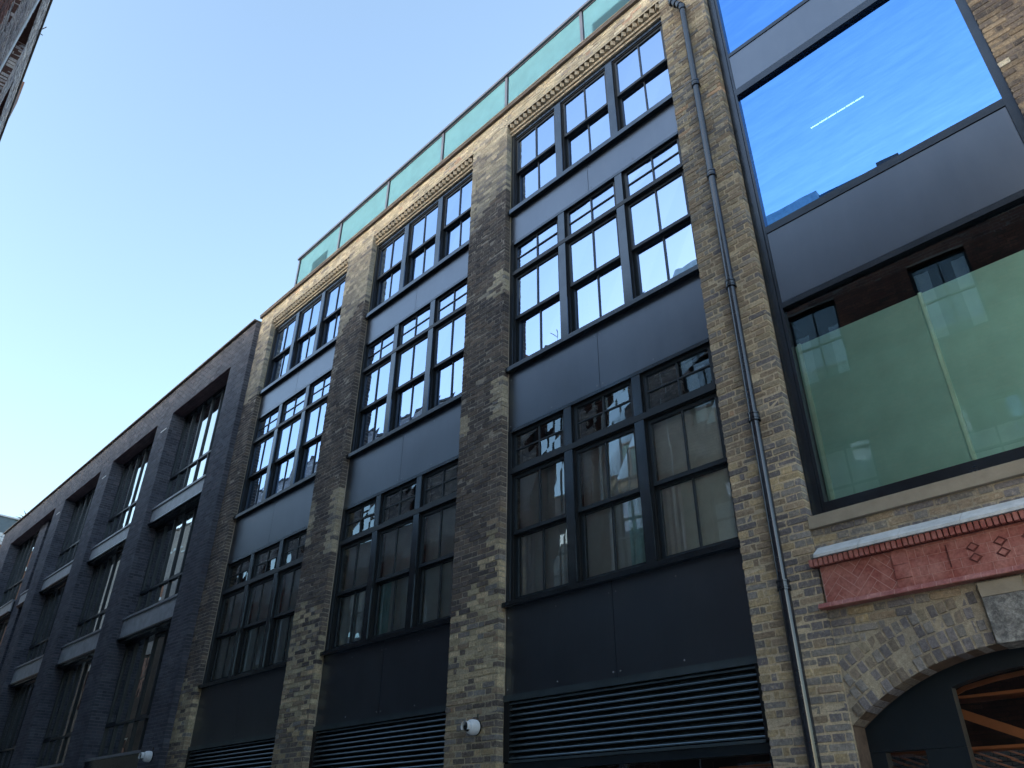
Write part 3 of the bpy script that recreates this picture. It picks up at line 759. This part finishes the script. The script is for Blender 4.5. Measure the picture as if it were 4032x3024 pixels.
# parapet coping in lengths
xs_ = [-16.66]
while xs_[-1] < 2.9: xs_.append(xs_[-1] + 1.42)
for a, b in zip(xs_, xs_[1:]):
    B('coping_stone', 'coping_dark', wh, a + .004, b - .004, -.055, .4, 13.54, 13.618)  # lower slab coloured darker to carry the coping's shaded underside
    B('coping_stone', 'coping_stone', wh, a + .004, b - .004, -.06, .4, 13.62, 13.64)
bk = MB(); bk.box(-16.6, 3, .34, 12, 12.9, 13.5); bk.build('roof', 'coping_dark', wh)
bk = MB(); bk.quad((-16.6, 12, 0), (-16.6, .3, 0), (-16.6, .3, 13.5), (-16.6, 12, 13.5)); bk.quad((3, .3, 0), (3, 12, 0), (3, 12, 13.5), (3, .3, 13.5)); bk.quad((3, 12, 0), (-16.6, 12, 0), (-16.6, 12, 13.5), (3, 12, 13.5)); bk.build('rear_wall', 'coping_dark', wh)

# =================================================================== ROOF BALUSTRADE
bal = thing('glass_balustrade', 'frosted turquoise glass balustrade with dark handrail along the warehouse roof', 'balustrade')
y = .15; x = -15.0; pitch = 1.99
px = [-15.35 + 1.99 * k for k in range(10)]
for a, b in zip(px, px[1:]):
    B('glass_panel', 'frosted_teal', bal, a + .06, b - .015, y + .02, y + .04, 13.62, 14.86)
    B('lower_rail', 'handrail_metal', bal, a + .06, b, y, y + .05, 14.862, 14.885)
for a in px:
    B('post', 'handrail_metal', bal, a - .02, a + .045, y - .01, y + .07, 13.6, 14.88)
B('handrail', 'handrail_metal', bal, px[0] - .05, px[-1], y - .045, y + .1, 14.89, 14.95)
B('glass_panel', 'frosted_teal', bal, px[0], px[0] + .02, y + .1, 3, 13.62, 14.86)
B('end_post', 'handrail_metal', bal, px[0] - .16, px[0] - .06, y + .2, y + .5, 13.5, 14.82)

# =================================================================== DOWNPIPE
dp = thing('downpipe', 'black round cast downpipe with ringed joints on the right brick pier', 'drainpipe', loc=(-3.262, -.09, 0))
def pp(z0, z1, r, name='pipe_length'):
    m_ = MB().cyl((0, 0, z0), (0, 0, z1), r, seg=24, caps=r < .0525);  o = m_.build(name, 'pipe_paint', dp); 
    if r < .0525:
        me = o.data; me.clear_geometry(); mb_ = MB().cyl((0, 0, z0), (0, 0, z1), r, seg=24, caps=False); me.from_pydata(mb_.v, [], mb_.f); me.update()
        me.polygons.foreach_set('use_smooth', [True] * len(me.polygons))
zj = [0, 1.89, 3.64, 5.39, 7.13, 8.9, 10.65, 12.39]
for k, (a, b) in enumerate(zip(zj, zj[1:])):
    pp(a, b, .046 if b > 3.7 else .052)
    if k:
        for q, rr in ((-.045, .063), (-.02, .061), (.03, .063)):
            pp(a + q, a + q + .014, rr, 'joint_ring')
        pp(a - .045, a + .045, .056, 'joint_collar')
        B('pipe_bracket', 'pipe_paint', dp, -.03, .03, .03, .085, a - .015, a + .015)
pp(12.35, 12.44, .056, 'joint_collar')
mb = MB(); pts = [(0, 0, 12.4), (-.02, -.01, 12.48), (-.07, -.02, 12.56), (-.13, -.02, 12.66), (-.16, -.01, 12.78), (-.16, 0, 13.1)]
for a, b in zip(pts, pts[1:]): mb.cyl(a, b, .046, .046, 16)
mb.build('swan_neck', 'pipe_paint', dp)
for a in pts[1:4]: MB().cyl((a[0], a[1], a[2] - .01), (a[0] - .015, a[1], a[2] + .012), .058, .058, 16).build('joint_ring', 'pipe_paint', dp)

# =================================================================== SECURITY CAMERAS
def camera(x, y, z, s, label, yaw):
    o = thing('security_camera', label, 'camera', 'white dome security cameras on the brick piers', loc=(x, y, z))
    m_ = MB().cyl((0, 0, 0), (0, -.02, 0), .088 * s, .088 * s, 28); b_ = m_.build('base_plate', 'camera_black', o)
    prof = [(0, .086), (.05, .088), (.085, .082), (.11, .066), (.118, .05)]
    m_ = MB()
    for (a, r0), (b, r1) in zip(prof, prof[1:]): m_.cyl((0, -.02 - a * s, 0), (0, -.02 - b * s, 0), r0 * s, r1 * s, 28, caps=False)
    m_.cyl((0, -.138 * s, 0), (0, -.139 * s, 0), .05 * s, .05 * s, 28); m_.build('housing', 'camera_white', o)
    m_ = MB().sphere((-.012 * s, -.135 * s, -.004), .052 * s, u=20, w=14); m_.smooth = True; m_.build('lens_ball', 'camera_black', o)
    # white hood over the ball
    m_ = MB(); R0 = .062 * s; n = 14
    for i in range(n):
        for j in range(5):
            t0, t1 = math.radians(-35 + 250 * i / n), math.radians(-35 + 250 * (i + 1) / n); q0, q1 = j / 5 * .05 * s, (j + 1) / 5 * .05 * s
            P_ = lambda t_, q_: (-.014 * s + R0 * math.cos(t_), -.14 * s - q_, R0 * math.sin(t_))
            m_.quad(P_(t0, q0), P_(t1, q0), P_(t1, q1), P_(t0, q1))
    m_.build('hood', 'camera_white', o)
    MB().cyl((.02, -.003, .1 * s), (.02, -.003, .15 * s), .012, .012, 8).build('cable', 'camera_black', o)
camera(-7.52, -.005, 2.79, 1.0, 'white dome camera on the brown brick pier left of the largest louvre', 0)
camera(-17.05, -.135, 3.0, 1.15, 'white dome camera low on the corner pier of the dark brick building', 0)

# =================================================================== DARK BRICK BUILDING
db = thing('dark_brick_building', 'long blue-black brick building with deep window bays stepping away to the left', 'building')
YD = -.13
def tint_db(x, z, L):
    r = h01(round(x, 2), round(z, 3), 9)
    return vary(pick([(5, (.04, .044, .058)), (3, (.05, .055, .071)), (2, (.032, .035, .047)), (.5, (.062, .06, .074))], r), h01(round(z, 3), round(x, 2), 4), .2)
mort_db = lambda x, z: (.17, .17, .2)
FD = lambda u, z, d: (u, YD + d, z)
drec, dm = [], MB()
DP = [(-17.68, -16.62), (-22.43, -21.35), (-27.2, -26.1), (-31.95, -30.85), (-34.6, -33.6), (-39.9, -37.9)]
DB = [(-21.35, -17.68), (-26.1, -22.43), (-30.85, -27.2), (-37.9, -31.95)]
kw = dict(bond='stretcher', jit=.0012)
OPN = [(3.2, 5.85), (6.47, 8.93), (9.47, 12.45)]
for i, (a, b) in enumerate(DP):
    if i == 4:
        lay(a, b, 0, 12.44, tint_db, drec, lambda u, z, d: (u, .12 + d, z), **kw); mortar(dm, a, b, 0, 12.44, lambda u, z, d: (u, .12 + d, z), mort_db)
        continue
    lay(a, b, 0, 12.45, tint_db, drec, FD, **kw); mortar(dm, a + .004, b - .004, 0, 12.45, FD, mort_db)
    FR = (lambda b_: (lambda u, z, d: (b_ - d, u, z)))(b)
    lay(YD + .115, .32, 0, 12.45, tint_db, drec, FR, **kw); mortar(dm, YD, .4, 0, 12.45, FR, mort_db)
    FL = (lambda a_: (lambda u, z, d: (a_ + d, -u, z)))(a)
    mortar(dm, -.4, -YD, 0, 12.45, FL, mort_db, step=1.0)
lay(-39.9, -16.62, 12.455, 13.37, tint_db, drec, FD, **kw); mortar(dm, -39.9, -16.624, 12.45, 13.38, FD, mort_db)
FR = lambda u, z, d: (-16.62 - d, u, z)
lay(YD + .115, .0, 12.455, 13.37, tint_db, drec, FR, **kw); mortar(dm, YD, .02, 12.45, 13.38, FR, mort_db)
for a, b in DB:                                   # soffit bricks over the top openings
    FS = lambda u, z, d: (u, z, 12.45 + d)
    mortar(dm, a, b, YD, .4, FS, mort_db)
    for k in range(6):
        u = a + .01 - (.11 if k % 2 else 0)
        while u < b:
            u0, u1 = max(u, a), min(u + .215, b)
            if u1 - u0 > .03: drec.append(dict(u=(u0, u1), z=(YD + .005 + k * .075, YD + .07 + k * .075), d=-.004, tilt=(0,) * 4, depth=.03, tint=vary((.06, .04, .048), h01(u, k), .2), frame=FS))
            u += .226
dm.build('mortar_wall', 'mortar', db)
emit_bricks(drec, db, 'dark_brick_one', 'dark_brick_many')
# coping
xs_ = [-39.97 + 1.46 * k for k in range(17)]
for a, b in zip(xs_, xs_[1:]): B('coping_stone', 'coping_dark', db, a + .003, min(b, -16.6) - .003, YD - .07, .3, 13.385, 13.43)
# bays
def dbay(a, b, nf):
    for ri, (z0, z1) in enumerate(OPN):
        zt = [3.9, 7.12, 10.42][ri]
        B('window_sill', 'dark_sill', db, a + .005, b - .005, -.0, .4, z0 - .055, z0)
        if ri:
            zb = OPN[ri - 1][1]
            xm = (a + b) / 2
            B('spandrel_panel', 'grey_spandrel', db, a + .006, xm - .003, .035, .07, zb + .09, z0 - .058); B('spandrel_panel', 'grey_spandrel', db, xm + .003, b - .006, .035, .07, zb + .09, z0 - .058)
            B('lintel', 'frame_paint', db, a + .004, b - .004, -.015, .4, zb + .05, zb + .085)
            B('lintel', 'frame_paint', db, a + .004, b - .004, .05, .4, zb + .0, zb + .048)
            B('panel_backing', 'jamb_black', db, a, b, .075, .4, zb + .09, z0 - .06)
        w = B('window_frame', 'frame_paint', db, a + .005, b - .005, .22, .36, z1 - .05, z1)
        step = (b - a) / nf
        for k in range(nf + 1):
            x = a + k * step
            x0, x1 = max(a + .004, x - .022), min(b - .004, x + .022)
            B('fin', 'sash_black', w, x0, x1, .26, .37, z0, z1 - .052)
        B('transom', 'sash_black', w, a + .03, b - .03, .25, .365, zt, zt + .05)
        for k in range(nf):
            x0, x1 = a + k * step + .02, a + (k + 1) * step - .02
            if k % 3 == 0: # opening casement with its own frame
                mb = MB(); sash(mb, x0 + .003, x1 - .003, zt + .055, z1 - .06, .272, .3, st=.03); mb.build('casement', 'sash_black', w)
            for v0, v1 in ((z0, zt), (zt + .05, z1 - .05)):
                mb = MB(); t_ = [rnd.uniform(-.002, .002) for _ in range(4)]
                mb.quad((x0, .302 + t_[0], v0), (x1, .302 + t_[1], v0), (x1, .302 + t_[2], v1), (x0, .302 + t_[3], v1)); mb.build('pane', 'glass_dark_building', w)
    B('fascia', 'frame_paint', db, a, b, .02, .4, 2.4, 3.14)
    B('shop_window', 'jamb_black', db, a, b, .3, .35, 0, 2.4)
for a, b in DB[:3]: dbay(a, b, 6)
dbay(-33.6, -31.95, 3); dbay(-37.9, -34.6, 5)
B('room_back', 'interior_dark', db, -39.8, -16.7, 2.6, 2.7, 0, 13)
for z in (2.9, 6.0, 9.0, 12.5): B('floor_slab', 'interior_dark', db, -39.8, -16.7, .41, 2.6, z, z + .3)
mb = MB(); mb.box(-39.88, -16.64, .3, 12, 13.0, 13.3); mb.build('roof', 'coping_dark', db)
mb = MB(); mb.quad((-39.88, 12, 0), (-39.88, YD, 0), (-39.88, YD, 13.38), (-39.88, 12, 13.38)); mb.quad((-16.64, 12, 0), (-39.88, 12, 0), (-39.88, 12, 13.3), (-16.64, 12, 13.3)); mb.build('side_wall', 'interior_dark', db)
for i, (x0, x1) in enumerate(((-21.95, -21.55), (-26.75, -26.4), (-31.45, -31.1))):
    B('marker_strip', 'pale_strip', db, x0, x1, YD - .012, YD - .002, 12.0, 12.03)
B('roof_vent', 'far_pale', db, -22.3, -22.0, .1, .4, 13.43, 13.62)

# spiky plant on the far end of the roof
def spiky(x, y, z, n, r, label):
    o = thing('roof_plant', label, 'plant', loc=(x, y, z)); rg = random.Random(3); mb = MB()
    for i in range(n):
        a = rg.uniform(0, 6.28); e = rg.uniform(.1, 1.45); L = r * rg.uniform(.5, 1); d = Vector((math.cos(a) * math.cos(e), math.sin(a) * math.cos(e), math.sin(e)))
        s_ = d.cross(Vector((0, 0, 1))).normalized() * .03; b0 = Vector((rg.uniform(-.25, .25), rg.uniform(-.25, .25), 0)); m_ = b0 + d * L * .6; tip = b0 + d * L + Vector((0, 0, -.12 * L))
        mb.poly([b0 - s_, b0 + s_, m_ + s_ * .8, tip, m_ - s_ * .8])
    mb.build('foliage', 'leaf', o); MB().box(-.6, .6, -.3, .3, -.4, .05).build('planter', 'far_wall', o)
spiky(-38.2, .5, 13.6, 150, .8, 'spiky grey-green plant on the far left end of the dark building roof')

# =================================================================== OPPOSITE BUILDING (left top corner, and in the reflections)
ob = thing('opposite_building', 'mauve-brown brick building whose parapet edge crosses the top left corner', 'building')
ANG = math.radians(3.2); UD = Vector((-math.cos(ANG), math.sin(ANG), 0)); ND = Vector((-math.sin(ANG), -math.cos(ANG), 0))
O0 = Vector((0, -6.7, 0)) + ND * .95
def FO(u, z, d):      # u runs to the left along the street; face looks towards the warehouse
    p = O0 + UD * u + ND * d; return (p.x, p.y, z)
def FOm(u, z, d): return FO(-u, z, d)      # mirrored so that quads face the street
OH = 14.35
tint_o = lambda x, z, L: (.62, .6, .56) if z < 2.95 else vary(pick([(4, (.25, .21, .2)), (3, (.3, .255, .24)), (2, (.19, .165, .17)), (1, (.35, .3, .28))], h01(round(x, 2), round(z, 3), 6)), h01(round(z, 3), round(x, 2), 8), .18) if z > 12.3 or x < -8 and z > 9.3 else vary(pick([(4, (.13, .058, .046)), (3, (.165, .074, .055)), (2, (.1, .05, .042))], h01(round(x, 2), round(z, 3), 6)), h01(round(z, 3), round(x, 2), 8), .2)  # pale unseen ground floor invented to bounce light across the street
mort_o = lambda x, z: (.62, .6, .56) if z < 2.9 else (.36, .31, .29) if z > 12.3 or x < -8 and z > 9.3 else (.12, .09, .075)
# openings as (u0,u1,z0,z1)
ops = []
for k in range(-0, 16):
    uc = 2.65 + 2.65 * k
    if k in (3, 4): continue
    for z0, z1 in ((3.5, 5.35), (6.8, 8.65), (10.1, 11.95)): ops.append((uc - .55, uc + .55, z0, z1))
talls = [(10.2, 11.5, 3.2, 13.0), (12.45, 13.6, 3.2, 13.05)]
ops += talls
orec, om = [], MB()
us = sorted(set([-1.1, 46] + [v for o_ in ops for v in o_[:2]]))
for ua, ub in zip(us, us[1:]):
    if ub - ua < .01: continue
    um = (ua + ub) / 2; cut = sorted((o_[2], o_[3]) for o_ in ops if o_[0] < um < o_[1]); z = 0
    for z0, z1 in cut + [(OH, OH)]:
        if z0 - z > .05:
            mortar(om, -ub, -ua, z, z0, FOm, mort_o, step=1.2)
            if ua > 6 and ub < 32 and z0 > 9: lay(-ub, -ua, max(z, 8.7), z0, tint_o, orec, FOm, jit=.003)
            elif ub < 33: lay(-ub, -ua, max(z, 2.5), z0, tint_o, orec, FOm, jit=.003)
        z = z1
om.build('mortar_wall', 'mortar', ob)
emit_bricks(orec, ob, 'brick_one', 'brick_many', limit=120)
for i, (ua, ub, z0, z1) in enumerate(ops):
    tall = (ua, ub, z0, z1) in talls
    dpth = .42 if tall else .14
    rv = MB()
    col = (.12, .06, .05)
    c4 = [FO(ua, z0, 0), FO(ub, z0, 0), FO(ub, z1, 0), FO(ua, z1, 0)]; b4 = [FO(ua, z0, dpth), FO(ub, z0, dpth), FO(ub, z1, dpth), FO(ua, z1, dpth)]
    for k in range(4):
        j = (k + 1) % 4; rv.quad(c4[k], c4[j], b4[j], b4[k], col)
    w = rv.build('window', 'mortar', ob)
    if ub > 30 or ua < -6: pass
    fr = MB(); um = (ua + ub) / 2
    def ubox(mb, a, b, z0_, z1_, d0, d1):
        mb.hexa([FOm(-b, z0_, d0), FOm(-a, z0_, d0), FOm(-a, z1_, d0), FOm(-b, z1_, d0)], [FOm(-b, z0_, d1), FOm(-a, z0_, d1), FOm(-a, z1_, d1), FOm(-b, z1_, d1)], back=True)
    zz = [z0] if not tall else [z0, 6.6, 9.9]
    for a_, b_, c_, d_ in [(ua, ua + .06, z0, z1), (ub - .06, ub, z0, z1), (ua + .06, ub - .06, z0, z0 + .07), (ua + .06, ub - .06, z1 - .06, z1), (ua + .06, ub - .06, (z0 + z1) / 2 - .02, (z0 + z1) / 2 + .02), (um - .015, um + .015, z0 + .07, z1 - .06)]:
        ubox(fr, a_, b_, c_, d_, dpth - .05, dpth)
    fr.build('window_frame', 'jamb_black' if i % 3 else 'white_window', w)
    pn = MB(); pn.quad(FOm(-ub, z0, dpth - .02), FOm(-ua, z0, dpth - .02), FOm(-ua, z1, dpth - .02), FOm(-ub, z1, dpth - .02)); pn.build('pane', 'glass_lower', w)
    cu = MB(); zt_ = z1 - (.5 if i % 2 else .1)
    for q in range(10):
        a_, b_ = ua + (ub - ua) * q / 10, ua + (ub - ua) * (q + 1) / 10
        if (i + 1) % 3 == 0 and 3 <= q <= 6: continue
        cu.quad(FOm(-b_, z0, dpth + .08 + .03 * (q % 2)), FOm(-a_, z0, dpth + .08 + .03 * ((q + 1) % 2)), FOm(-a_, zt_, dpth + .08 + .03 * ((q + 1) % 2)), FOm(-b_, zt_, dpth + .08 + .03 * (q % 2)))
    cu.build('curtain', 'curtain_white', w)
def obox(name, mat, ua, ub, z0, z1, d0, d1):
    mb = MB(); mb.hexa([FOm(-ub, z0, d0), FOm(-ua, z0, d0), FOm(-ua, z1, d0), FOm(-ub, z1, d0)], [FOm(-ub, z0, d1), FOm(-ua, z0, d1), FOm(-ua, z1, d1), FOm(-ub, z1, d1)], back=True); return mb.build(name, mat, ob)
for k in range(24): obox('coping_stone', 'coping_dark', -1.1 + 1.96 * k, .857 + 1.96 * k, OH, OH + .09, -.03, .35)
obox('string_course', 'lead_stone', 13.9, 40, 13.2, 13.28, -.025, .1)
obox('roof_block', 'far_brick', 14.6, 15.3, OH + .09, OH + .75, -.02, .5)
for a_, b_, z_, mt_ in ((-1.1, 1.3, 14.78, 'lead_stone'), (1.33, 2.6, 14.86, 'far_wall'), (2.63, 3.1, 15.02, 'far_brick'), (3.13, 4.5, 14.9, 'far_wall'), (4.53, 5.9, 15.08, 'lead_stone'), (5.93, 7.6, 14.7, 'far_wall'), (7.63, 8.7, 14.83, 'lead_stone'), (8.73, 9.9, 14.72, 'far_wall')):
    obox('roof_block', mt_, a_, b_, OH + .09, z_, .0, .5)
obox('end_wall', 'far_brick', -1.12, -1.1, 0, OH, 0, 9)  # unseen end; building cut short here so skylight reaches the facade
obox('body', 'interior_dark', -1.1, 46, 0, OH - .1, .52, 9)
obox('roof', 'coping_dark', -1.1, 46, OH - .1, OH, .3, 9)
for z0 in (0,): pass
pw = MB()
p0, p1 = FO(9.25, 2, -.07), FO(9.25, 14.0, -.07); pw.cyl(p0, p1, .014, .014, 12); o = pw.build('wall_pipe', 'pale_strip', ob)
# aerial on the parapet
ae = thing('aerial', 'tiny bent aerial on the parapet in the top left corner', 'aerial')
p = Vector(FO(12.7, OH + .09, .05)); MB().cyl(p, p + Vector((0, 0, .3)), .012, .012, 6).build('mast', 'pale_strip', ae)
for s_ in (-1, 1): MB().cyl(p + Vector((0, 0, .2)), p + Vector((s_ * .12, .1, .32)), .009, .009, 6).build('arm', 'jamb_black', ae)

# =================================================================== FAR BUILDINGS
fa = thing('far_office_building', 'distant grey-blue office block, haze in its colour, at the left edge beyond the dark building', 'building')
B('wall', 'far_wall', fa, -70, -62, -4, 9, 0, 21.1); B('roof_edge', 'far_pale', fa, -70.1, -61.9, -4.1, 9.1, 21.1, 21.2)
fb = thing('far_terrace_building', 'distant brick block with a pale gridded roof screen at the left edge', 'building')
B('wall', 'far_brick', fb, -56, -50, -6, 1.75, 0, 15.9); B('band', 'far_pale', fb, -49.99, -49.9, -6, 1.75, 14.6, 14.8); B('parapet', 'far_pale', fb, -50.1, -49.9, -6, 1.75, 15.75, 15.9)
for i in range(10):
    for j in range(2):
        B('screen_pane', 'far_pale', fb, -50, -49.95, .1 + .165 * i, .24 + .165 * i, 15.95 + .25 * j, 16.16 + .25 * j)
print('objects', len(bpy.data.objects))
